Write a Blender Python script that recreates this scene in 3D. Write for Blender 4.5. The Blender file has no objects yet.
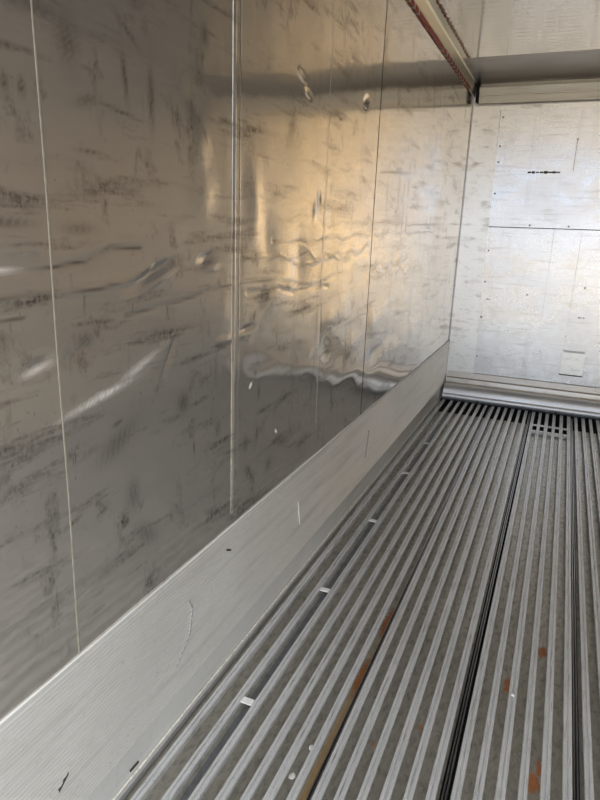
import bpy, math, random
import numpy as np
from mathutils import Matrix, Vector

random.seed(4)
RNG = np.random.default_rng(7)
S = 0.88                      # one drawing unit in metres
FZ = 1.63                     # camera height above the bar tops, in drawing units
XL, XR = -1.0, 1.60           # side walls
YN, YB = -0.05, 6.40          # open end, bulkhead
H = 1.338                     # ceiling

def W(x, y, z):
    return (x * S, y * S, (z + FZ) * S)

scene = bpy.context.scene
COL = scene.collection

# ------------------------------------------------------------------ camera
a, b, c = -0.39274858, -0.27439002, 0.03644466
ca, sa, cb, sb, cc, sc = math.cos(a), math.sin(a), math.cos(b), math.sin(b), math.cos(c), math.sin(c)
fwd = Vector((sa * cb, ca * cb, sb)); rt = Vector((ca, -sa, 0)); up = rt.cross(fwd)
r2 = cc * rt + sc * up; u2 = -sc * rt + cc * up
cam = bpy.data.cameras.new('camera'); co = bpy.data.objects.new('camera', cam); COL.objects.link(co)
m = Matrix((r2, u2, -fwd)).transposed().to_4x4(); m.translation = W(0, 0, 0); co.matrix_world = m
cam.sensor_fit = 'VERTICAL'; cam.sensor_height = 36.0; cam.lens = 611.5 / 800 * 36.0
cam.clip_start = 0.02
scene.camera = co

# ------------------------------------------------------------------ daylight
world = bpy.data.worlds.new('daylight'); scene.world = world; world.use_nodes = True
nt = world.node_tree; nt.nodes.clear()
out = nt.nodes.new('ShaderNodeOutputWorld'); bg = nt.nodes.new('ShaderNodeBackground')
tc = nt.nodes.new('ShaderNodeTexCoord'); sep = nt.nodes.new('ShaderNodeSeparateXYZ')
mr = nt.nodes.new('ShaderNodeMapRange'); mr.inputs[1].default_value = -1; mr.inputs[2].default_value = 1
ramp = nt.nodes.new('ShaderNodeValToRGB'); cr = ramp.color_ramp
stops = [(0.0, (0.62, 0.58, 0.54)), (0.42, (0.70, 0.64, 0.56)), (0.49, (0.80, 0.70, 0.56)), (0.505, (0.86, 0.84, 0.82)),
         (0.54, (0.64, 0.88, 1.28)), (0.68, (1.75, 1.85, 1.98)), (1.0, (3.3, 3.3, 3.3))]
while len(cr.elements) < len(stops): cr.elements.new(0.5)
for e, (p, col) in zip(cr.elements, stops): e.position = p; e.color = (*col, 1)
nt.links.new(tc.outputs['Generated'], sep.inputs[0]); nt.links.new(sep.outputs[2], mr.inputs[0])
nt.links.new(mr.outputs[0], ramp.inputs[0])
# warm sky patch added for the wall's glow, standing for a sunlit facade
dv = nt.nodes.new('ShaderNodeVectorMath'); dv.operation = 'DOT_PRODUCT'
gd = Vector((-0.50, -0.86, 0.0)).normalized(); dv.inputs[1].default_value = gd
nt.links.new(tc.outputs['Generated'], dv.inputs[0])
gm = nt.nodes.new('ShaderNodeMapRange'); gm.interpolation_type = 'SMOOTHSTEP'
gm.inputs[1].default_value = math.cos(math.radians(20.5)); gm.inputs[2].default_value = math.cos(math.radians(5))
nt.links.new(dv.outputs['Value'], gm.inputs[0])
mx = nt.nodes.new('ShaderNodeMix'); mx.data_type = 'RGBA'
nt.links.new(gm.outputs[0], mx.inputs[0]); nt.links.new(ramp.outputs[0], mx.inputs[6]); mx.inputs[7].default_value = (4.4, 3.1, 1.5, 1)
nt.links.new(mx.outputs[2], bg.inputs[0])
bg.inputs[1].default_value = 1.0
nt.links.new(bg.outputs[0], out.inputs[0])

pl = bpy.data.lights.new('doorway_portal', 'AREA'); pl.shape = 'RECTANGLE'
pl.size = (XR - XL) * S; pl.size_y = (H + FZ) * S; pl.cycles.is_portal = True
po = bpy.data.objects.new('doorway_portal', pl); COL.objects.link(po)
po.location = W((XL + XR) / 2, YN, (H - FZ) / 2); po.rotation_euler = (math.radians(90), 0, 0)

vs = scene.view_settings
vs.view_transform = 'Standard'; vs.look = 'None'; vs.gamma = 1.0; vs.use_curve_mapping = False
vs.exposure = 0.9

# ------------------------------------------------------------------ helpers
def link(o, parent=None):
    COL.objects.link(o)
    if parent is not None: o.parent = parent
    return o

def tag(o, label=None, cat=None, group=None, kind=None):
    if label: o['label'] = label
    if cat: o['category'] = cat
    if group: o['group'] = group
    if kind: o['kind'] = kind
    return o

def empty(name, loc=(0, 0, 0)):
    o = bpy.data.objects.new(name, None); o.location = loc; o.empty_display_size = 0.1
    return link(o)

def mesh_obj(name, verts, faces, mat, parent=None, smooth=False, origin=None):
    """verts in metres, world; origin = world position of the object's origin"""
    base = Vector(parent.location) if parent is not None else Vector((0, 0, 0))
    if parent is not None and parent.parent is not None: base = base + Vector(parent.parent.location)
    org = Vector(origin) if origin is not None else base
    me = bpy.data.meshes.new(name)
    V = np.array(verts, dtype=float).reshape(-1, 3) - np.array(org)
    me.from_pydata(V.tolist(), [], faces)
    me.materials.append(mat)
    if smooth:
        me.polygons.foreach_set('use_smooth', [True] * len(me.polygons))
    me.update()
    o = bpy.data.objects.new(name, me)
    o.location = org - base
    return link(o, parent)

class MB:
    def __init__(s): s.v = []; s.f = []
    def box(s, x0, x1, y0, y1, z0, z1):
        n = len(s.v)
        for z in (z0, z1):
            for (x, y) in ((x0, y0), (x1, y0), (x1, y1), (x0, y1)): s.v.append(W(x, y, z))
        s.f += [(n, n+3, n+2, n+1), (n+4, n+5, n+6, n+7), (n, n+1, n+5, n+4), (n+1, n+2, n+6, n+5), (n+2, n+3, n+7, n+6), (n+3, n, n+4, n+7)]
        return s
    def extrude_y(s, prof, y0, y1, n=1, wob=None):
        """closed profile [(x,z)] run along y; wob(y)->(dx,dz)"""
        base = len(s.v); k = len(prof)
        for i in range(n + 1):
            y = y0 + (y1 - y0) * i / n
            dx, dz = wob(y) if wob else (0, 0)
            for (x, z) in prof: s.v.append(W(x + dx, y, z + dz))
        for i in range(n):
            for j in range(k):
                q = base + i * k; j2 = (j + 1) % k
                s.f.append((q + j, q + j2, q + k + j2, q + k + j))
        s.f.append(tuple(base + j for j in reversed(range(k))))
        s.f.append(tuple(base + n * k + j for j in range(k)))
        return s
    def extrude_x(s, prof, x0, x1, n=1, wob=None):
        base = len(s.v); k = len(prof)
        for i in range(n + 1):
            x = x0 + (x1 - x0) * i / n
            dy, dz = wob(x) if wob else (0, 0)
            for (y, z) in prof: s.v.append(W(x, y + dy, z + dz))
        for i in range(n):
            for j in range(k):
                q = base + i * k; j2 = (j + 1) % k
                s.f.append((q + j, q + k + j, q + k + j2, q + j2))
        s.f.append(tuple(base + j for j in range(k)))
        s.f.append(tuple(base + n * k + j for j in reversed(range(k))))
        return s
    def dome(s, c, ax, r, h, n=10):
        """low rivet head on a surface; ax = outward axis 'x' or 'y-'"""
        base = len(s.v)
        rings = [(1.0, 0.0), (0.85, 0.55), (0.5, 0.9)]
        for rr, hh in rings:
            for i in range(n):
                t = 2 * math.pi * i / n; p, q = rr * r * math.cos(t), rr * r * math.sin(t)
                if ax == 'y-': s.v.append(W(c[0] + p, c[1] - hh * h, c[2] + q))
                elif ax == 'x': s.v.append(W(c[0] + hh * h, c[1] + p, c[2] + q))
                else: s.v.append(W(c[0] + p, c[1] + q, c[2] + hh * h))
        for k in range(2):
            for i in range(n):
                j = (i + 1) % n
                s.f.append((base + k*n + i, base + k*n + j, base + (k+1)*n + j, base + (k+1)*n + i))
        s.f.append(tuple(base + 2*n + i for i in range(n)))
        return s
    def build(s, name, mat, parent=None, smooth=False, origin=None):
        return mesh_obj(name, s.v, s.f, mat, parent, smooth, origin)

def recalc(o):
    import bmesh
    bm = bmesh.new(); bm.from_mesh(o.data); bmesh.ops.recalc_face_normals(bm, faces=bm.faces); bm.to_mesh(o.data); bm.free()
    return o

# ------------------------------------------------------------------ materials
class Mat:
    def __init__(s, name):
        s.m = bpy.data.materials.new(name); s.m.use_nodes = True
        s.t = s.m.node_tree; s.n = s.t.nodes; s.b = s.n['Principled BSDF']
        s.pos = None
    def l(s, a, b): s.t.links.new(a, b)
    def position(s):
        if s.pos is None:
            g = s.n.new('ShaderNodeNewGeometry'); s.pos = g.outputs['Position']
        return s.pos
    def mapped(s, scale, rot=(0, 0, 0), loc=(0, 0, 0)):
        mp = s.n.new('ShaderNodeMapping'); s.l(s.position(), mp.inputs[0])
        mp.inputs['Scale'].default_value = scale; mp.inputs['Rotation'].default_value = rot; mp.inputs['Location'].default_value = loc
        return mp.outputs[0]
    def noise(s, scale=(1, 1, 1), detail=4, rough=0.55, dist=0.0, rot=(0, 0, 0), loc=(0, 0, 0)):
        n = s.n.new('ShaderNodeTexNoise'); n.inputs['Scale'].default_value = 1.0
        n.inputs['Detail'].default_value = detail; n.inputs['Roughness'].default_value = rough; n.inputs['Distortion'].default_value = dist
        s.l(s.mapped(scale, rot, loc), n.inputs['Vector']); return n.outputs['Fac']
    def rng(s, v, a, b, c=0.0, d=1.0, smooth=False):
        r = s.n.new('ShaderNodeMapRange'); s.l(v, r.inputs[0]); r.clamp = True
        if smooth: r.interpolation_type = 'SMOOTHSTEP'
        for i, q in zip((1, 2, 3, 4), (a, b, c, d)): r.inputs[i].default_value = q
        return r.outputs[0]
    def math(s, op, a, b=None):
        n = s.n.new('ShaderNodeMath'); n.operation = op
        for i, q in enumerate((a, b)):
            if q is None: continue
            if isinstance(q, (int, float)): n.inputs[i].default_value = q
            else: s.l(q, n.inputs[i])
        return n.outputs[0]
    def mix(s, fac, a, b):
        n = s.n.new('ShaderNodeMix'); n.data_type = 'RGBA'
        if isinstance(fac, (int, float)): n.inputs[0].default_value = fac
        else: s.l(fac, n.inputs[0])
        for i, q in ((6, a), (7, b)):
            if isinstance(q, tuple): n.inputs[i].default_value = (*q, 1)
            else: s.l(q, n.inputs[i])
        return n.outputs[2]
    def bump(s, h, strength=0.2, dist=0.002, normal=None):
        n = s.n.new('ShaderNodeBump'); n.inputs['Strength'].default_value = strength; n.inputs['Distance'].default_value = dist
        s.l(h, n.inputs['Height'])
        if normal is not None: s.l(normal, n.inputs['Normal'])
        return n.outputs[0]
    def attr(s, name):
        n = s.n.new('ShaderNodeAttribute'); n.attribute_name = name; return n.outputs['Fac']
    def ellipse(s, cx, cy, rx, ry):
        """soft blot on the horizontal plane, metres"""
        sp = s.n.new('ShaderNodeSeparateXYZ'); s.l(s.position(), sp.inputs[0])
        dx = s.math('DIVIDE', s.math('SUBTRACT', sp.outputs[0], cx), rx)
        dy = s.math('DIVIDE', s.math('SUBTRACT', sp.outputs[1], cy), ry)
        r = s.math('SQRT', s.math('ADD', s.math('MULTIPLY', dx, dx), s.math('MULTIPLY', dy, dy)))
        return s.rng(r, 0.35, 1.0, 1.0, 0.0)
    def set(s, color=None, rough=None, metal=None, normal=None, spec=None):
        for key, q in (('Base Color', color), ('Roughness', rough), ('Metallic', metal), ('Normal', normal), ('Specular IOR Level', spec)):
            if q is None: continue
            if isinstance(q, tuple): s.b.inputs[key].default_value = (*q, 1)
            elif isinstance(q, (int, float)): s.b.inputs[key].default_value = q
            else: s.l(q, s.b.inputs[key])
        return s.m

def steel_wall():
    M = Mat('brushed_stainless_sheet')
    big = M.noise((0.9, 0.9, 1.3), 4)
    smear = M.noise((2.2, 2.2, 16), 5, 0.66, 0.1)                      # scuffs lying lengthwise
    vert = M.noise((9, 9, 1.6), 4, 0.6)                            # handling marks running down
    blotch = M.noise((9, 9, 7), 6, 0.7, 0.15)
    brush = M.noise((2, 2, 260), 2, 0.5)
    d1 = M.rng(smear, 0.54, 0.76, 0, 1.0)
    d2 = M.rng(blotch, 0.56, 0.74, 0, 0.8)
    d3 = M.rng(vert, 0.60, 0.74, 0, 0.6)
    dirt = M.math('MAXIMUM', M.math('MAXIMUM', d1, d2), d3)
    grain = M.noise((75, 75, 55), 4, 0.75)                         # the smears break up into specks
    dirt = M.math('MULTIPLY', dirt, M.rng(grain, 0.40, 0.58, 0.35, 1.25))
    specks = M.math('MULTIPLY', M.rng(grain, 0.62, 0.70), M.rng(vert, 0.45, 0.6))
    streaky = M.rng(M.noise((45, 45, 5), 4, 0.7), 0.64, 0.74, 0, 0.9)
    dirt = M.math('MAXIMUM', dirt, M.math('MAXIMUM', specks, M.math('MULTIPLY', streaky, M.rng(blotch, 0.45, 0.6))))
    sc = M.attr('scuff_and_crease')
    dirt2 = M.math('MAXIMUM', M.math('MULTIPLY', dirt, 1.0), sc)
    col = M.mix(big, (0.66, 0.62, 0.56), (0.76, 0.725, 0.67))
    col = M.mix(dirt2, col, (0.12, 0.11, 0.095))
    col = M.mix(M.attr('bright'), col, (0.9, 0.88, 0.84))
    ro = M.math('ADD', M.rng(big, 0.3, 0.7, 0.06, 0.10), M.math('MULTIPLY', dirt2, 0.22))
    ro = M.math('ADD', ro, M.rng(brush, 0.3, 0.7, -0.015, 0.03))
    n1 = M.bump(M.noise((5, 5, 2.2), 3, 0.5), 0.35, 0.004)
    n2 = M.bump(M.noise((28, 28, 60), 3, 0.6), 0.08, 0.001, n1)
    return M.set(col, ro, M.math('MAXIMUM', M.math('SUBTRACT', 0.82, M.math('MULTIPLY', M.attr('bright'), 1.3)), 0.0), n2)

def aluminium(name, c1, c2, dirtc, ro=(0.3, 0.45), metal=1.0, streak=(4, 4, 30), dirt=0.5, bump=0.2, fine=(60, 60, 60)):
    M = Mat(name)
    big = M.noise((1.6, 1.6, 1.6), 5)
    st = M.noise(streak, 5, 0.65, 0.3)
    fn = M.noise(fine, 4, 0.7)
    col = M.mix(M.rng(big, 0.3, 0.7), c1, c2)
    dm = M.math('MULTIPLY', M.math('MAXIMUM', M.rng(st, 0.53, 0.72), M.rng(fn, 0.58, 0.74)), dirt)
    col = M.mix(dm, col, dirtc)
    r = M.math('ADD', M.rng(big, 0.3, 0.7, *ro), M.math('MULTIPLY', dm, 0.2))
    return M.set(col, r, metal, M.bump(M.noise(fine, 3), bump, 0.0015))

MAT = {}
MAT['wall'] = steel_wall()
MAT['wall_plain'] = aluminium('dull_steel_sheet', (0.66, 0.61, 0.54), (0.76, 0.71, 0.64), (0.30, 0.27, 0.23), (0.3, 0.42), streak=(3, 3, 14), metal=0.6)
def bulk():
    M = Mat('bulkhead_aluminium')
    big = M.noise((1.2, 1.2, 1.6), 5, 0.6); cloud = M.noise((5, 5, 7), 6, 0.65, 0.5)
    lines = M.noise((3, 3, 45), 4, 0.6); tall = M.noise((14, 14, 1.2), 3)
    col = M.mix(M.rng(cloud, 0.35, 0.65), (0.66, 0.65, 0.64), (0.88, 0.88, 0.88))
    col = M.mix(M.math('MULTIPLY', M.rng(lines, 0.56, 0.72), 0.45), col, (0.42, 0.38, 0.34))
    col = M.mix(M.math('MULTIPLY', M.rng(tall, 0.56, 0.72), 0.25), col, (0.55, 0.52, 0.5))
    r = M.math('ADD', M.rng(big, 0.3, 0.7, 0.22, 0.32), M.rng(cloud, 0.35, 0.65, -0.05, 0.10))
    return M.set(col, r, 1.0, M.bump(M.noise((4, 4, 5), 3), 0.12, 0.003))
MAT['bulk'] = bulk()
MAT['strip'] = aluminium('corner_strip_aluminium', (0.88, 0.87, 0.83), (0.97, 0.96, 0.93), (0.45, 0.41, 0.36), (0.33, 0.43), streak=(9, 9, 26), dirt=0.6, metal=1.0)
MAT['ceil'] = None
def ceil_mat():
    M = Mat('ceiling_sheet')
    big = M.noise((1.2, 1.2, 1.2), 4); st = M.noise((3, 0.8, 3), 4)
    rib = M.n.new('ShaderNodeTexWave'); rib.wave_type = 'BANDS'; rib.bands_direction = 'Y'; rib.inputs['Scale'].default_value = 4.2
    rib.inputs['Distortion'].default_value = 1.2; rib.inputs['Detail Scale'].default_value = 0.4
    M.l(M.position(), rib.inputs['Vector'])
    col = M.mix(M.rng(big, 0.3, 0.7), (0.46, 0.43, 0.39), (0.55, 0.525, 0.485))
    n = M.bump(M.noise((3, 3, 3), 2), 0.15, 0.004)
    n = M.bump(rib.outputs['Fac'], 0.22, 0.0012, n)
    return M.set(col, M.rng(st, 0.3, 0.7, 0.07, 0.12), 1.0, n)
MAT['ceil'] = ceil_mat()
MAT['cornice'] = aluminium('cornice_aluminium', (0.90, 0.86, 0.76), (0.96, 0.92, 0.83), (0.4, 0.36, 0.3), (0.45, 0.55), streak=(2, 30, 30), dirt=0.3, metal=0.5)
MAT['dark_band'] = aluminium('dark_band_metal', (0.27, 0.26, 0.25), (0.33, 0.32, 0.31), (0.2, 0.19, 0.18), (0.25, 0.33), streak=(1.5, 50, 50), dirt=0.5, metal=0.8)
MAT['rail'] = aluminium('rail_aluminium', (0.66, 0.66, 0.58), (0.76, 0.75, 0.66), (0.35, 0.33, 0.27), (0.3, 0.4), streak=(30, 2, 30), dirt=0.35)
MAT['tube'] = aluminium('bright_rolled_aluminium', (0.86, 0.88, 0.90), (0.93, 0.94, 0.95), (0.6, 0.6, 0.6), (0.5, 0.58), streak=(2, 40, 40), dirt=0.2, metal=0.85)
MAT['kick'] = aluminium('kick_plate_aluminium', (0.70, 0.695, 0.66), (0.80, 0.795, 0.76), (0.45, 0.44, 0.40), (0.34, 0.46), streak=(5, 1.2, 22), dirt=0.45, metal=0.45)
MAT['bar'] = aluminium('worn_bar_aluminium', (0.72, 0.73, 0.735), (0.86, 0.87, 0.875), (0.26, 0.25, 0.23), (0.32, 0.46), streak=(260, 9, 10), dirt=0.8, metal=0.55, fine=(260, 110, 60), bump=0.3)
MAT['fin'] = aluminium('seam_flange_aluminium', (0.5, 0.5, 0.52), (0.6, 0.6, 0.62), (0.2, 0.2, 0.2), (0.3, 0.4), dirt=0.3)

def bed_mat(name, base1, base2):
    M = Mat(name)
    big = M.noise((2, 1.2, 2), 5); grime = M.noise((60, 25, 30), 6, 0.7); fleck = M.noise((110, 90, 90), 3, 0.6)
    col = M.mix(M.rng(big, 0.35, 0.65), base1, base2)
    col = M.mix(M.math('MULTIPLY', M.rng(grime, 0.45, 0.7), 0.6), col, (0.17, 0.155, 0.125))
    col = M.mix(M.rng(fleck, 0.68, 0.76, 0, 0.8), col, (0.06, 0.05, 0.04))
    edge = M.noise((70, 45, 50), 3, 0.6)
    rust = None
    for (cx, cy, rx, ry) in RUST:
        e = M.ellipse(cx * S, cy * S, rx * S, ry * S); rust = e if rust is None else M.math('MAXIMUM', rust, e)
    rust = M.rng(M.math('MULTIPLY', rust, M.rng(edge, 0.25, 0.6, 0.35, 1.3)), 0.25, 0.75)
    tan = None
    for (cx, cy, rx, ry) in TAN:
        e = M.ellipse(cx * S, cy * S, rx * S, ry * S); tan = e if tan is None else M.math('MAXIMUM', tan, e)
    col = M.mix(M.math('MULTIPLY', tan, 0.85), col, (0.30, 0.18, 0.055))
    col = M.mix(M.math('MULTIPLY', rust, 0.9), col, M.mix(edge, (0.16, 0.045, 0.01), (0.46, 0.15, 0.025)))
    wet = M.math('MAXIMUM', tan, rust)
    met = M.math('SUBTRACT', 0.75, M.math('MULTIPLY', wet, 0.7))
    return M.set(col, M.rng(grime, 0.35, 0.65, 0.32, 0.5), met, M.bump(grime, 0.25, 0.002))
RUST = [(-0.505, 1.95, 0.03, 0.16), (-0.505, 2.33, 0.03, 0.16), (0.02, 2.15, 0.026, 0.07), (0.135, 2.42, 0.024, 0.06), (0.133, 1.73, 0.030, 0.06), (0.148, 1.80, 0.016, 0.05),
        (-0.245, 1.80, 0.010, 0.03), (-0.375, 1.66, 0.007, 0.015)]
TAN = [(-0.505, 1.35, 0.03, 1.35)]
MAT['bed'] = bed_mat('grimy_channel_bed', (0.50, 0.48, 0.42), (0.62, 0.60, 0.53))
MAT['bed_blue'] = bed_mat('clean_channel_bed', (0.30, 0.31, 0.33), (0.37, 0.385, 0.40))

def plain(name, col, rough=0.6, metal=0.0, var=0.15, scale=60):
    M = Mat(name); n = M.noise((scale,) * 3, 4)
    c2 = tuple(q * (1 - var) for q in col)
    return M.set(M.mix(M.rng(n, 0.35, 0.65), col, c2), rough, metal)
MAT['void'] = plain('dark_plenum', (0.02, 0.02, 0.018), 0.9)
MAT['groove'] = plain('dark_joint', (0.05, 0.045, 0.04), 0.8)
MAT['sealant'] = plain('cream_sealant', (0.78, 0.75, 0.66), 0.6, 0, 0.35, 90)
MAT['caulk'] = plain('pale_joint_bead', (0.33, 0.30, 0.24), 0.5, 0, 0.2)
MAT['white'] = plain('white_plastic', (0.86, 0.86, 0.84), 0.4)
MAT['red'] = plain('red_tape', (0.52, 0.075, 0.055), 0.5, 0, 0.25)
MAT['tapewhite'] = plain('white_tape', (0.70, 0.62, 0.52), 0.5)
MAT['steel_rivet'] = plain('rivet_steel', (0.35, 0.33, 0.31), 0.4, 1.0)
MAT['edge'] = aluminium('bare_plate_edge', (0.9, 0.9, 0.88), (0.95, 0.95, 0.93), (0.6, 0.58, 0.55), (0.4, 0.5), dirt=0.2, metal=0.2)
MAT['brown'] = plain('brown_debris', (0.12, 0.07, 0.04), 0.8)

# ------------------------------------------------------------------ left wall: one dented sheet
def sheet_height(Y, Z):
    """outward push of the stainless sheet (drawing units) and two mark masks"""
    h = np.zeros_like(Y); scuff_and_crease = np.zeros_like(Y); bright = np.zeros_like(Y)
    def g(y, z, ry, rz, ang=0.0):
        dy, dz = Y - y, Z - z; c_, s_ = math.cos(ang), math.sin(ang)
        u, v = (dy * c_ + dz * s_) / ry, (-dy * s_ + dz * c_) / rz
        return np.exp(-(u * u + v * v))
    # broad buckling of the sheet between its joints
    for _ in range(26):
        y, z = RNG.uniform(0.5, 6.2), RNG.uniform(-0.9, 1.1)
        h += RNG.choice([-1, 1]) * RNG.uniform(0.001, 0.0026) * g(y, z, RNG.uniform(0.12, 0.4), RNG.uniform(0.1, 0.4))
    for _ in range(60):
        y, z = RNG.uniform(1.2, 4.2), RNG.normal(-0.2, 0.28)
        h += RNG.choice([-1, 1]) * RNG.uniform(0.0005, 0.0016) * g(y, z, RNG.uniform(0.04, 0.16), RNG.uniform(0.03, 0.08), RNG.uniform(-.4, .4))
    for _ in range(46):
        y, z = RNG.uniform(2.2, 5.6), RNG.uniform(-1.0, -0.35)
        h += RNG.choice([-1, 1]) * RNG.uniform(0.001, 0.003) * g(y, z, RNG.uniform(0.07, 0.25), RNG.uniform(0.05, 0.11), RNG.uniform(-.2, .2))
    # dents
    for (y, z, ry, rz, an, d) in [
        (1.38, -0.126, 0.075, 0.013, 0.33, -0.008), (1.38, -0.150, 0.085, 0.012, 0.33, 0.004),
        (1.64, -0.10, 0.045, 0.016, 0.2, -0.007), (1.66, -0.125, 0.05, 0.014, 0.0, 0.003),
        (1.80, -0.366, 0.09, 0.010, 0.0, 0.006), (1.88, -0.35, 0.06, 0.010, 0.1, -0.005),
        (1.44, -0.36, 0.06, 0.010, 1.0, -0.004), (1.57, 0.33, 0.05, 0.05, 0.4, -0.003), (1.60, 0.20, 0.05, 0.05, 0.2, 0.003),
        (1.62, 0.08, 0.06, 0.05, 0.5, 0.004), (2.33, 0.545, 0.035, 0.010, -0.3, -0.005), (2.38, 0.50, 0.03, 0.010, -0.3, -0.005),
        (3.12, 0.60, 0.035, 0.02, 0.3, -0.014), (2.55, 0.12, 0.014, 0.03, 0.0, -0.003), (2.50, 0.07, 0.02, 0.03, 0, 0.003),
        (1.95, 0.10, 0.05, 0.10, 0.2, 0.004), (2.05, -0.05, 0.06, 0.08, 0.5, -0.004), (2.10, -0.25, 0.10, 0.06, 0.3, 0.005),
        (2.35, -0.15, 0.07, 0.12, 0.1, -0.005), (2.75, -0.42, 0.10, 0.05, 0.2, 0.006), (2.70, -0.55, 0.07, 0.05, 0.0, -0.006),
        (3.10, -0.60, 0.12, 0.05, 0.1, 0.006), (3.60, -0.72, 0.16, 0.05, 0.1, -0.006), (4.2, -0.78, 0.2, 0.05, 0.0, 0.005),
        (2.45, -0.62, 0.12, 0.10, 0.2, 0.006), (1.0, -0.30, 0.09, 0.02, 0.1, -0.004), (0.95, -0.06, 0.06, 0.012, 0.0, 0.003)]:
        h += d * g(y, z, ry, rz, an)
    # long creases pressed in by cargo: polylines of (y, z)
    def crease(pts, w, d, ink):
        nonlocal h, scuff_and_crease
        w, d = w * 0.75, d * 0.7
        if ink == 0.0: d = d * 0.6
        best = np.full_like(Y, 9.0)
        for (p, q) in zip(pts[:-1], pts[1:]):
            p = np.array(p); q = np.array(q); e = q - p; L2 = e @ e
            t = np.clip(((Y - p[0]) * e[0] + (Z - p[1]) * e[1]) / L2, 0, 1)
            dd = np.hypot(Y - p[0] - t * e[0], Z - p[1] - t * e[1]); best = np.minimum(best, dd)
        k = np.exp(-(best / w) ** 2); h += d * k
        ink_var = np.clip(0.75 + 0.5 * np.sin(Y * 23 + Z * 40), 0.2, 1)
        scuff_and_crease = np.maximum(scuff_and_crease, ink * ink_var * np.exp(-(best / (0.5 * w)) ** 2))  # each crease is also darkened along its line
    def wav(y0, z0, y1, z1, n, amp):
        return [(y0 + (y1 - y0) * i / n, z0 + (z1 - z0) * i / n + RNG.normal(0, amp)) for i in range(n + 1)]
    crease(wav(0.80, -0.10, 1.05, -0.095, 4, 0.003) + [(1.12, -0.09), (1.2, -0.06), (1.32, -0.065)], 0.009, -0.0025, 0.8)
    crease([(0.8, -0.155), (1.0, -0.15), (1.15, -0.155), (1.28, -0.14), (1.36, -0.115)], 0.009, 0.0025, 0.7)
    crease([(0.8, -0.20), (0.93, -0.195)], 0.008, -0.002, 0.8)
    crease([(1.25, -0.23), (1.5, -0.215), (1.75, -0.19), (2.1, -0.19), (2.5, -0.24), (2.9, -0.20)], 0.010, -0.002, 0.6)
    crease(wav(1.86, -0.10, 2.9, -0.13, 14, 0.010), 0.011, 0.003, 0.7)
    crease(wav(2.1, -0.05, 3.3, -0.02, 14, 0.010), 0.011, -0.003, 0.7)
    crease(wav(2.3, -0.14, 3.35, -0.10, 12, 0.012), 0.010, 0.003, 0.7)
    crease(wav(1.9, -0.22, 2.7, -0.26, 10, 0.008), 0.010, -0.003, 0.6)
    crease(wav(3.4, -0.03, 5.0, 0.0, 16, 0.008), 0.012, 0.0025, 0.6)
    crease(wav(3.4, -0.20, 4.4, -0.22, 12, 0.02), 0.012, -0.003, 0.7)
    crease(wav(3.5, -0.24, 4.3, -0.26, 10, 0.02), 0.012, 0.003, 0.7)
    crease([(1.0, -0.43), (1.1, -0.425), (1.25, -0.385), (1.42, -0.33)], 0.012, 0.0022, 0.0)
    # pale chips and black rubs
    for (y, z, ry, rz, an) in [(2.168, -0.808, 0.016, 0.007, -0.7), (1.931, -0.56, 0.014, 0.010, 0.4)]:
        bright = np.maximum(bright, (g(y, z, ry, rz, an) > 0.45) * 1.0)
    bright = np.maximum(bright, 0.6 * g(1.15, -0.415, 0.12, 0.010, 0.16) * (RNG.random(Y.shape) * 0.6 + 0.4))
    bright = np.maximum(bright, 0.35 * g(1.3, -0.37, 0.08, 0.012, 0.3))
    bright = np.maximum(bright, 0.5 * g(0.87, -0.10, 0.05, 0.006, 0.0)); bright = np.maximum(bright, 0.4 * g(0.95, -0.31, 0.04, 0.008, 0.2))
    for (y, z, ry, rz, an, k) in [(2.53, 0.116, 0.012, 0.04, 0, 1.0), (1.38, 0.30, 0.012, 0.07, 0, 0.7), (1.28, 0.33, 0.008, 0.06, 0.1, 0.7),
        (1.26, 0.245, 0.07, 0.004, -0.1, 0.8), (1.10, 0.36, 0.03, 0.05, 0, 0.5), (0.93, 0.24, 0.008, 0.016, 0, 0.9), (0.97, 0.24, 0.008, 0.016, 0, 0.9),
        (1.15, 0.25, 0.04, 0.012, 0.3, 0.5), (1.3, 0.42, 0.05, 0.006, -0.6, 0.7), (1.63, 0.50, 0.02, 0.03, 0, 0.7), (1.15, 0.145, 0.04, 0.005, 0, 0.6),
        (1.15, 0.06, 0.02, 0.012, 0, 0.6), (0.9, -0.01, 0.07, 0.010, 0, 0.6), (1.1, -0.02, 0.05, 0.012, 0, 0.5), (1.5, -0.52, 0.03, 0.03, 0.8, 0.7),
        (1.2, -0.55, 0.08, 0.03, 0.4, 0.5), (1.25, -0.72, 0.03, 0.05, 0, 0.5), (1.02, -0.7, 0.03, 0.006, 0.2, 0.7), (1.3, -0.86, 0.03, 0.06, 0.9, 0.5),
        (1.2, -0.50, 0.02, 0.006, 0.2, 0.8), (1.1, -0.27, 0.03, 0.02, 0, 0.6), (1.9, -0.78, 0.02, 0.03, 0, 0.6), (2.0, -0.60, 0.012, 0.03, 0, 0.6),
        (2.1, -0.93, 0.03, 0.03, 0.4, 0.5), (1.7, -0.66, 0.02, 0.03, 0, 0.5), (1.8, 0.62, 0.01, 0.05, 0, 0.4), (1.33, 0.62, 0.015, 0.06, 0, 0.5), (1.5, 0.66, 0.02, 0.02, 0, 0.6),
        (2.15, -0.40, 0.01, 0.04, 0, 0.5), (1.6, 0.38, 0.03, 0.02, 0, 0.5), (4.0, -0.18, 0.12, 0.02, 0.2, 0.5), (3.7, 0.06, 0.2, 0.006, 0.0, 0.5)]:
        mott = 0.45 + 0.55 * np.sin(Y * 310 + np.sin(Z * 170) * 2) * np.sin(Z * 260 + 1)
        scuff_and_crease = np.maximum(scuff_and_crease, k * g(y, z, ry, rz, an) * np.clip(mott + 0.4, 0.2, 1))
    # keep the sheet flat at its joints and rims
    h -= 0.0; 
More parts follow.
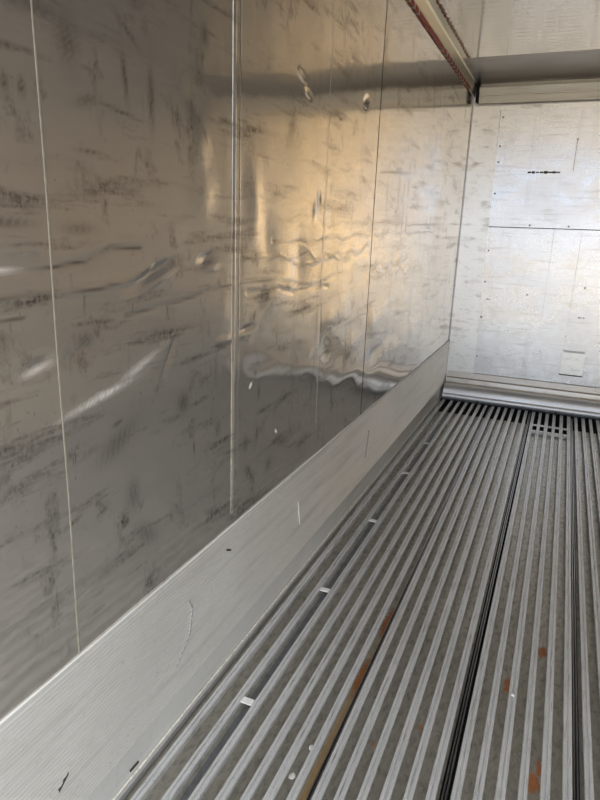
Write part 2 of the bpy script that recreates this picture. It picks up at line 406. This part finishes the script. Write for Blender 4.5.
    for ys, wd in ((1.012, 0.03), (1.818, 0.05), (3.365, 0.04), (2.62, 0.01)): h *= 1 - 0.96 * np.exp(-((Y - ys) / wd) ** 2)
    rim = np.clip((Z + 1.12) / 0.06, 0, 1) * np.clip((1.2 - Z) / 0.06, 0, 1) * np.clip((6.3 - Y) / 0.1, 0, 1)
    return h * rim, scuff_and_crease * rim, bright

def dented_wall():
    ys = np.concatenate([np.arange(YN, 0.6, 0.03), np.arange(0.6, 3.6, 0.007), np.arange(3.6, YB + 0.12, 0.014)])
    zs = np.concatenate([np.arange(-1.70, -1.1, 0.05), np.arange(-1.1, 0.75, 0.007), np.arange(0.75, H + 0.02, 0.014)])
    Y, Z = np.meshgrid(ys, zs, indexing='ij'); h, sc_, br = sheet_height(Y, Z)
    ny, nz = Y.shape
    V = np.stack([(XL + h) * S, Y * S, (Z + FZ) * S], -1).reshape(-1, 3)
    # back face of the sheet so that it has thickness
    B = np.array([W(XL - 0.06, y, z) for y in (ys[0], ys[-1]) for z in (zs[0], zs[-1])])
    i = np.arange(ny - 1)[:, None] * nz + np.arange(nz - 1)[None, :]
    F = np.stack([i, i + 1, i + nz + 1, i + nz], -1).reshape(-1, 4)
    me = bpy.data.meshes.new('wall_left')
    allv = np.concatenate([V, B]); n0 = len(V)
    back = [(n0, n0 + 2, n0 + 3, n0 + 1)]
    c00, c01, c10, c11 = 0, nz - 1, (ny - 1) * nz, (ny - 1) * nz + nz - 1
    back += [(c00, n0, n0 + 1, c01), (c10, c11, n0 + 3, n0 + 2), (c00, c10, n0 + 2, n0), (c01, n0 + 1, n0 + 3, c11)]
    me.vertices.add(len(allv)); me.vertices.foreach_set('co', allv.astype(np.float32).ravel())
    nf = len(F) + len(back)
    me.loops.add(nf * 4); me.polygons.add(nf)
    li = np.concatenate([F.ravel(), np.array(back).ravel()]).astype(np.int32)
    me.loops.foreach_set('vertex_index', li)
    me.polygons.foreach_set('loop_start', np.arange(0, nf * 4, 4, dtype=np.int32))
    me.update(calc_edges=True); me.validate()
    sm = np.zeros(nf, bool); sm[:len(F)] = True
    me.polygons.foreach_set('use_smooth', sm)
    for nm, arr in (('scuff_and_crease', sc_), ('bright', br)):
        at = me.attributes.new(nm, 'FLOAT', 'POINT')
        at.data.foreach_set('value', np.concatenate([arr.ravel(), np.zeros(4)]).astype(np.float32))
    me.materials.append(MAT['wall'])
    o = bpy.data.objects.new('wall_left', me); link(o); tag(o, kind='structure'); return o

wall_left = dented_wall()
# joints of the left wall
def bead_line(name, y, w, z0, z1, mat, proud=0.003, parent=wall_left):
    p = [(-w / 2, 0), (-w / 4, proud), (w / 4, proud), (w / 2, 0), (w / 2, -0.01), (-w / 2, -0.01)]
    mb = MB(); n = 30; k = len(p)
    for i in range(n + 1):
        z = z0 + (z1 - z0) * i / n; wob = 0.0012 * math.sin(z * 9 + y)
        for (dy, dx) in p: mb.v.append(W(XL + dx, y + dy + wob, z))
    for i in range(n):
        for j in range(k):
            q = i * k; j2 = (j + 1) % k; mb.f.append((q + j, q + j2, q + k + j2, q + k + j))
    mb.f.append(tuple(range(k))); mb.f.append(tuple(n * k + j for j in reversed(range(k))))
    return recalc(mb.build(name, mat, parent))
tag(bead_line('joint_bead', 1.012, 0.0055, -1.06, H, MAT['caulk'], 0.0012), 'pale thin joint bead running the height of the wall')
tag(bead_line('joint_line', 3.365, 0.010, -1.06, H, MAT['groove'], 0.0012), 'dark narrow joint line')
bead_line('joint_line', 2.62, 0.004, -0.9, 1.2, MAT['wall_plain'], 0.0008)
def cover_strip():
    """raised flat strip with rounded lower end over the joint at y = 1.82"""
    y0, y1, zb, zt, px, bev = 1.792, 1.845, -1.035, H - 0.09, 0.005, 0.011
    yc, r = (y0 + y1) / 2, (y1 - y0) / 2
    def outline(ins):
        pts = [(y1 - ins, zt), (y1 - ins, zb + r)]
        for i in range(1, 10):
            t = math.pi * i / 10; pts.append((yc + (r - ins) * math.cos(t), zb + r - (r - ins) * math.sin(t)))
        pts += [(y0 + ins, zb + r), (y0 + ins, zt)]; return pts
    rows = [(0, -0.008), (0, 0.001), (bev, px), (bev * 1.6, px * 0.8)]
    mb = MB(); n = len(outline(0))
    for ins, x in rows:
        for (y, z) in outline(ins): mb.v.append(W(XL + x, y, z))
    for k in range(len(rows) - 1):
        for j in range(n):
            j2 = (j + 1) % n; mb.f.append((k*n + j, k*n + j2, (k+1)*n + j2, (k+1)*n + j))
    mb.f.append(tuple((len(rows)-1) * n + j for j in range(n)))
    return recalc(mb.build('cover_strip', MAT['wall'], wall_left))
cover_strip()

# right wall (behind the view, seen only mirrored) with its own kick plate
wall_right = MB().box(XR, XR + 0.06, YN, YB + 0.12, -1.70, H + 0.02).build('wall_right', MAT['wall_plain']); tag(wall_right, kind='structure')

# ceiling
ceiling = MB().box(XL - 0.06, XR + 0.06, YN, YB + 0.12, H, H + 0.06).build('ceiling', MAT['ceil']); tag(ceiling, kind='structure')

# floor pan under the bars
floor = MB().box(XL - 0.06, XR + 0.06, YN, YB + 0.12, -1.76, -1.705).build('floor', MAT['void']); tag(floor, kind='structure')

# bulkhead
wall_back = empty('wall_back', W(0.3, YB, -1.63)); tag(wall_back, kind='structure')
MB().box(XL, XR, YB, YB + 0.1, -1.70, H).build('backing_sheet', MAT['fin'], wall_back)
SX = -0.725                                       # inner edge of the left corner strip
MB().box(SX - 0.015, XR - 0.28, YB - 0.010, YB + 0.002, 0.078, 1.150).build('upper_panel', MAT['bulk'], wall_back)
MB().box(SX - 0.015, XR - 0.28, YB - 0.010, YB + 0.002, -1.40, 0.070).build('lower_panel', MAT['bulk'], wall_back)
def strip(x0, x1):
    # the strip is wider at the top than at the bottom, as in the picture
    mb = MB()
    for y in (YB - 0.018, YB + 0.002):
        mb.v += [W(x0, y, -1.50), W(x1 + 0.008, y, -1.50), W(x1 - 0.02, y, 1.165), W(x0, y, 1.165)]
    mb.f += [(0, 1, 2, 3), (7, 6, 5, 4), (0, 4, 5, 1), (1, 5, 6, 2), (2, 6, 7, 3), (3, 7, 4, 0)]
    return mb
s1 = strip(XL + 0.009, SX).build('corner_strip', MAT['strip'], wall_back); s1['label'] = 'pale worn corner strip covering the joint beside the left wall'
MB().box(XR - 0.28, XR - 0.02, YB - 0.018, YB + 0.002, -1.50, 1.165).build('corner_strip', MAT['strip'], wall_back)
# rivets down the strip edge and along the cross joint
for i, z in enumerate((1.05, 0.80, 0.66, 0.38, -0.15, -0.45, -0.8, -1.2)):
    MB().dome((SX + 0.022 - 0.012 * (z + 1.3) / 2.4, YB - 0.010, z), 'y-', 0.009, 0.004).build('rivet', MAT['steel_rivet'], wall_back, True)
for x in (-0.36, -0.02, 0.32, 0.66, 1.0):
    MB().dome((x, YB - 0.010, 0.098), 'y-', 0.009, 0.004).build('rivet', MAT['steel_rivet'], wall_back, True)
for (x, z) in ((-0.05, 0.85), (-0.3, -0.55), (0.2, -0.45)):
    MB().dome((x, YB - 0.010, z), 'y-', 0.008, 0.003).build('rivet', MAT['steel_rivet'], wall_back, True)
MB().box(SX - 0.015, XR - 0.28, YB - 0.011, YB - 0.001, 0.0705, 0.0775).build('joint_line', MAT['groove'], wall_back)
# faint vertical folds, black rub marks, inspection plate
MB().box(-0.052, -0.049, YB - 0.013, YB - 0.009, 0.58, 0.85).build('joint_line', MAT['groove'], wall_back)
MB().box(-0.14, -0.137, YB - 0.012, YB - 0.009, -0.75, 0.068).build('joint_line', MAT['wall_plain'], wall_back)
MB().box(0.10, 0.103, YB - 0.012, YB - 0.009, -1.05, 0.068).build('joint_line', MAT['wall_plain'], wall_back)
def rub(x0, x1, z, t, seed):
    r = random.Random(seed); mb = MB(); n = 9
    for i in range(n):
        xa = x0 + (x1 - x0) * i / n; q = r.uniform(0.4, 1)
        if r.random() < 0.15: continue
        mb.box(xa, xa + (x1 - x0) / n * r.uniform(0.8, 1.0), YB - 0.0118, YB - 0.0095, z - t * q * .5, z + t * q * .5)
    return mb.build('scuff_mark', MAT['groove'], wall_back)
rub(-0.44, -0.12, 0.57, 0.026, 3)
rub(0.18, 0.24, -0.73, 0.012, 5); rub(-0.68, -0.64, -0.62, 0.010, 6)
plate = MB().box(0.095, 0.295, YB - 0.020, YB - 0.009, -1.285, -1.055).build('inspection_plate', MAT['strip'], wall_back, origin=W(0.195, YB - 0.01, -1.285))
plate['label'] = 'small square inspection plate riveted low on the bulkhead'
MB().box(0.100, 0.290, YB - 0.030, YB - 0.018, -1.068, -1.052).build('top_lip', MAT['edge'], plate)
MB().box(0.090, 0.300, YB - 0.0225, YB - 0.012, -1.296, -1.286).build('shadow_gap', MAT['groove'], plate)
# stepped flashing at the foot of the bulkhead
tr = MB().extrude_x([(YB - 0.005, -1.375), (YB - 0.020, -1.385), (YB - 0.024, -1.44), (YB - 0.05, -1.45), (YB - 0.055, -1.49), (YB - 0.14, -1.50), (YB - 0.14, -1.53), (YB - 0.005, -1.53)], XL + 0.02, XR - 0.02)
trim1 = recalc(tr.build('trim_1', MAT['wall_plain'])); tag(trim1, kind='structure')
# head cornice: face leans out towards the top, shadow gap under the ceiling
tr = MB().extrude_x([(YB - 0.006, 1.160), (YB - 0.055, 1.166), (YB - 0.060, 1.225), (YB - 0.070, 1.229), (YB - 0.072, 1.236), (YB - 0.064, 1.240), (YB - 0.085, 1.290), (YB - 0.085, 1.298), (YB - 0.02, 1.300), (YB - 0.02, H - 0.001), (YB + 0.002, H - 0.001), (YB + 0.002, 1.160)], XL + 0.055, XR - 0.02, 40, lambda x: (0.002 * math.sin(x * 7), 0))
trim2 = recalc(tr.build('trim_2', MAT['cornice'])); tag(trim2, kind='structure')
MB().box(SX - 0.02, XR - 0.3, YB - 0.026, YB - 0.004, 1.118, 1.146).build('head_flange', MAT['strip'], trim2)
MB().box(XL + 0.02, SX - 0.02, YB - 0.034, YB - 0.019, 1.150, 1.160).build('head_flange', MAT['edge'], trim2)
# darker, duller strip added under the ceiling for the band before the bulkhead
MB().extrude_y([(XL + 0.03, H - 0.0035), (XR - 0.01, H - 0.0035), (XR - 0.01, H), (XL + 0.03, H)], 5.47, YB - 0.02).build('dark_band_strip', MAT['dark_band'], ceiling)

# corner rail between the left wall and the ceiling, with the red loading stripe
tr = MB().extrude_y([(XL - 0.002, 1.232), (XL + 0.006, 1.232), (XL + 0.009, 1.250), (XL + 0.012, 1.262), (XL + 0.022, 1.322), (XL + 0.030, 1.330), (XL + 0.030, H - 0.0005), (XL - 0.002, H - 0.0005)], YN, YB - 0.02, 60, lambda y: (0.0008 * math.sin(y * 5), 0))
trim3 = recalc(tr.build('trim_3', MAT['rail'])); tag(trim3, kind='structure')

MB().box(XL + 0.031, XL + 0.053, YB - 0.10, YB - 0.02, 1.175, H - 0.004).build('gap_shade_block', MAT['void'], trim3)['label'] = 'black block standing in for the shaded gap at the rail end'  # added black block paints the shade of the gap beside the cornice

def stripe():
    root = empty('loading_limit_stripe', W(XL + 0.01, 0.6, 1.232))
    tag(root, 'red and white broken loading limit stripe along the foot of the left corner rail', 'stripe')
    r = random.Random(9); y = 0.6
    while y < YB - 0.35:
        solid = int((y - 0.3) / 0.9) % 2 == 0
        L = r.uniform(0.20, 0.28) if solid else 0.075
        MB().box(XL + 0.004, XL + 0.0140, y, y + L, 1.226, 1.252).build('red_dash', MAT['red'], root)
        if not solid: MB().box(XL + 0.004, XL + 0.0138, y + L, y + L + 0.035, 1.226, 1.252).build('white_dash', MAT['tapewhite'], root)
        y += L + (r.uniform(0.02, 0.05) if solid else 0.035)
stripe()

# ribbed kick plate along the left wall
def kick(side, name):
    x0 = XL if side < 0 else XR; sg = 1 if side < 0 else -1
    zt, zb, xf = -1.066, -1.64, 0.005
    pts = [(x0, zt), (x0 + sg * xf, zt)]
    n = 34; z = zt - 0.012; step = 0.0128
    for i in range(n):
        pts += [(x0 + sg * xf, z), (x0 + sg * (xf + 0.0030), z - step * 0.25), (x0 + sg * (xf + 0.0030), z - step * 0.6), (x0 + sg * xf, z - step * 0.8)]
        z -= step
    pts += [(x0 + sg * xf, zb + 0.05), (x0 + sg * (xf + 0.006), zb), (x0, zb)]
    mb = MB().extrude_y(pts, YN, YB - 0.03, 50, lambda y: (sg * 0.0012 * math.sin(y * 2.1) * 0.6, 0))
    o = recalc(mb.build(name, MAT['kick'])); tag(o, kind='structure'); return o
kl = kick(-1, 'baseboard_left'); kr = kick(1, 'baseboard_right')
e = MB().extrude_y([(XL, -1.067), (XL + 0.0056, -1.067), (XL + 0.0056, -1.0645), (XL, -1.0645)], YN, YB - 0.03, 80, lambda y: (0.0008 * math.sin(y * 6.1), 0.0008 * math.sin(y * 11)))
te = recalc(e.build('top_edge', MAT['edge'], kl)); te['label'] = 'bright bare top edge of the kick plate'
mb = MB()
rr = random.Random(12)
yy = YN
prof = [(0, -0.010), (0.010, -0.008), (0.013, 0.0), (0.008, 0.008), (0, 0.010)]
ys_ = np.arange(YN, 5.9, 0.05)
for i, y in enumerate(ys_):
    k = 0.75 + 0.35 * rr.random()
    for (dx, dz) in prof: mb.v.append(W(XL + 0.009 + dx * k * 0.5, y, -1.612 + dz * k * 0.5))
for i in range(len(ys_) - 1):
    for j in range(4): q = i * 5; mb.f.append((q + j, q + j + 1, q + 5 + j + 1, q + 5 + j))
o = recalc(mb.build('sealant_bead', MAT['sealant'], kl, True)); o['label'] = 'cream sealant bead along the foot of the plate'
# scrapes on the kick plate
def scrape(pts, w, mat, name):
    mb = MB()
    for (p, q) in zip(pts[:-1], pts[1:]):
        n = len(mb.v)
        for (y, z) in (p, q):
            for dz in (-w / 2, w / 2):
                for dx in (0.006, 0.0092): mb.v.append(W(XL + dx, y + (dz if abs(p[0] - q[0]) < abs(p[1] - q[1]) else 0), z + (dz if abs(p[0] - q[0]) >= abs(p[1] - q[1]) else 0)))
        mb.f += [(n, n+1, n+3, n+2), (n+4, n+6, n+7, n+5), (n+1, n+5, n+7, n+3), (n, n+2, n+6, n+4), (n, n+4, n+5, n+1), (n+2, n+3, n+7, n+6)]
    return recalc(mb.build(name, mat, kl))
scrape([(1.50, -1.20), (1.52, -1.24), (1.50, -1.33)], 0.004, MAT['fin'], 'scrape_mark')
scrape([(1.50, -1.335), (1.42, -1.40)], 0.003, MAT['fin'], 'scrape_mark')
scrape([(2.42, -1.23), (2.45, -1.36)], 0.006, MAT['edge'], 'scrape_mark')
scrape([(3.55, -1.21), (3.50, -1.38)], 0.02, MAT['fin'], 'scrape_mark')
scrape([(0.90, -1.39), (0.935, -1.365)], 0.008, MAT['groove'], 'scrape_mark')
scrape([(1.75, -1.14), (1.78, -1.155)], 0.008, MAT['groove'], 'scrape_mark')
scrape([(1.17, -1.588), (1.21, -1.590)], 0.007, MAT['groove'], 'scrape_mark')

# ------------------------------------------------------------------ T-bar floor
TOP = -1.63; BED = -1.672; BW = 0.0285
def bar_profile(x, w=BW, groove=True):
    g = 0.0070; h = w / 2
    top = [(x - h, TOP - 0.006), (x - h + 0.0015, TOP - 0.0008), (x - h + 0.003, TOP)]
    if groove: top += [(x - 0.0032, TOP), (x - 0.0026, TOP - g), (x + 0.0020, TOP - g), (x + 0.0026, TOP)]
    top += [(x + h - 0.003, TOP), (x + h - 0.0015, TOP - 0.0008), (x + h, TOP - 0.006)]
    return top + [(x + 0.004, TOP - 0.010), (x + 0.004, BED), (x - 0.004, BED), (x - 0.004, TOP - 0.010)]
def floor_panel(bars, x0, x1, label, bed='bed', end=5.8, lf=True, rf=True, dark=None, bar_end=6.12):
    root = empty('floor_panel', W((x0 + x1) / 2, (YN + bar_end) / 2, -1.705))
    tag(root, label, 'floor panel', 'ribbed aluminium floor panels', 'thing')
    lo, hi = x0 + (0.016 if lf else 0), x1 - (0.016 if rf else 0)
    MB().box(lo, hi, YN, end, BED - 0.012, BED).build('channel_bed', MAT[bed], root)
    for (q0, q1) in (dark or []):
        mbq = MB().box(q0, q1, YN, end, BED, BED + 0.0012).build('channel_liner', MAT['bed_blue'], root); mbq['label'] = 'darker smoother strip lying in one channel'
    # legs that carry the bed on the floor pan
    for xx in (lo + 0.01, (lo + hi) / 2, hi - 0.01):
        MB().box(xx - 0.004, xx + 0.004, YN, end, -1.705, BED - 0.012).build('foot_rib', MAT['fin'], root)
    for k, x in enumerate(bars):
        w = BW * (1.0 + 0.06 * math.sin(x * 40))
        MB().extrude_y(bar_profile(x, w, (k % 3) != 2 or True), YN, bar_end, 1).build('t_bar', MAT['bar'], root)
    if lf: MB().box(x0 + 0.003, x0 + 0.0065, YN, bar_end - 0.02, -1.69, TOP - 0.010).build('edge_flange', MAT['fin'], root)
    if rf: MB().box(x1 - 0.0065, x1 - 0.003, YN, bar_end - 0.02, -1.69, TOP - 0.010).build('edge_flange', MAT['fin'], root)
    return root
pe = floor_panel([-0.946, -0.865, -0.793, -0.721, -0.655, -0.593, -0.531], -0.990, -0.487, 'ribbed floor panel with a row of white tabs and an orange rust channel', dark=[(-0.848, -0.812)], lf=False)
MB().box(-0.9940, -0.9610, YN, 6.1, BED, TOP - 0.016).build('edge_bed', MAT['bed'], pe)
MB().box(-0.9895, -0.978, YN, 6.1, TOP - 0.016, TOP - 0.004).build('edge_ledge', MAT['fin'], pe)
floor_panel([-0.463, -0.402, -0.340, -0.277, -0.214, -0.152], -0.487, -0.116, 'ribbed floor panel between the rust channel and the wide dark seam')
pm = floor_panel([-0.083, -0.022, 0.040, 0.102, 0.165, 0.228], -0.116, 0.254, 'ribbed floor panel with orange rust spots right of the wide dark seam', end=5.55)
MB().box(-0.075, 0.235, 5.66, 5.70, TOP - 0.012, TOP - 0.004).build('cross_bar', MAT['fin'], pm)
MB().box(-0.075, 0.235, 5.50, 5.54, TOP - 0.030, TOP - 0.012).build('cross_bar', MAT['bar'], pm)
floor_panel([0.290 + 0.0622 * i for i in range(6)], 0.254, 0.626, 'ribbed floor panel cut off by the right edge of the picture')
for k in range(2):
    x = 0.626 + 0.372 * k
    floor_panel([x + 0.036 + 0.0622 * i for i in range(6)], x, x + 0.372, 'ribbed floor panel outside the picture, ' + ('next to the one cut by its right edge' if k == 0 else 'second from the right wall'), end=5.5)
floor_panel([1.404, 1.466, 1.53], 1.370, 1.582, 'ribbed floor panel along the right wall outside the picture', rf=False)

# round-nosed sill tube across the foot of the bulkhead
def sill():
    root = empty('sill_rail', W(0.3, 6.2, TOP))
    tag(root, 'bright round-nosed aluminium rail lying across the floor at the bulkhead foot', 'rail')
    pr = []
    for i in range(9):
        t = math.radians(100 + 80 * i / 8); pr.append((6.215 + 0.075 * math.cos(t), -1.560 + 0.075 * math.sin(t)))
    pr += [(6.137, -1.566), (6.120, -1.575)]
    for i in range(8):
        t = math.radians(150 + 90 * i / 7); pr.append((6.160 + 0.048 * math.cos(t), -1.590 + 0.036 * math.sin(t)))
    pr += [(6.255, -1.626), (6.255, -1.487)]
    o = recalc(MB().extrude_x(pr, XL + 0.03, XR - 0.03, 60, lambda x: (0.0015 * math.sin(x * 4), 0)).build('rail_body', MAT['tube'], root, True))
    md = o.modifiers.new('split', 'EDGE_SPLIT'); md.split_angle = math.radians(40)
    MB().box(XL + 0.03, XR - 0.03, 6.165, 6.255, TOP + 0.0, TOP + 0.004).build('foot_plate', MAT['fin'], root)
    for x in (-0.62, 0.10, 0.8):
        b_ = MB().box(x, x + 0.012, 6.085, 6.14, TOP + 0.0, TOP + 0.028).build('anchor_clip', MAT['groove'], root)
sill()

# white tabs wedged in one channel, evenly spaced down the floor
tabs = [(1.614, 'nearest'), (2.391, 'second nearest'), (3.181, 'middle'), (3.996, 'second farthest'), (4.694, 'farthest')]
def tab(y, word, w=0.0435, L=0.026):
    bv = 0.003; x = -0.829
    mb = MB(); z0, z1 = TOP - 0.005, TOP + 0.0005
    mb.extrude_y([(x - w/2, z0), (x + w/2, z0), (x + w/2, z1 - 0.001), (x + w/2 - bv, z1), (x - w/2 + bv, z1), (x - w/2, z1 - 0.001)], y - L / 2, y + L / 2)
    o = mb.build('plastic_tab', MAT['white'], None, origin=W(x, y, TOP - 0.005))
    tag(o, f'small white plastic tab in the floor channel, {word} to the camera of the row' if 'near' in word else (f'small white plastic tab in the floor channel, {word} from the camera' if 'far' in word else 'small white plastic tab in the floor channel, middle one of the five'), 'plastic tab', 'white tabs spaced along the floor channel')
for (y, wd) in tabs: tab(y, wd)

# crumbs and chips lying about
def chip(x, y, z, r, mat, name, label, cat, flat=0.5, seed=1):
    q = random.Random(seed); mb = MB(); n = 8
    for k, (rr_, hh) in enumerate(((1.0, 0.0), (1.05, 0.4), (0.6, 1.0))):
        for i in range(n):
            t = 2 * math.pi * i / n; s_ = rr_ * r * q.uniform(0.75, 1.15); mb.v.append(W(x + s_ * math.cos(t), y + 1.3 * s_ * math.sin(t), z + hh * r * flat))
    for k in range(2):
        for i in range(n):
            j = (i + 1) % n; mb.f.append((k*n + i, k*n + j, (k+1)*n + j, (k+1)*n + i))
    mb.f.append(tuple(2*n + i for i in range(n))); mb.f.append(tuple(reversed(range(n))))
    o = recalc(mb.build(name, mat, None, origin=W(x, y, z))); tag(o, label, cat); return o
chip(0.040, 2.055, TOP, 0.007, MAT['white'], 'paper_chip', 'tiny white chip lying on a floor bar near the rust spots', 'chip', 0.3, 3)
chip(-0.560, 1.56, BED, 0.009, MAT['white'], 'paper_chip', 'pale round fleck in the channel just left of the rust stain', 'chip', 0.4, 4)
chip(-0.573, 1.43, BED, 0.010, MAT['white'], 'paper_chip', 'pale fleck nearest the camera left of the rust stain', 'chip', 0.4, 5)
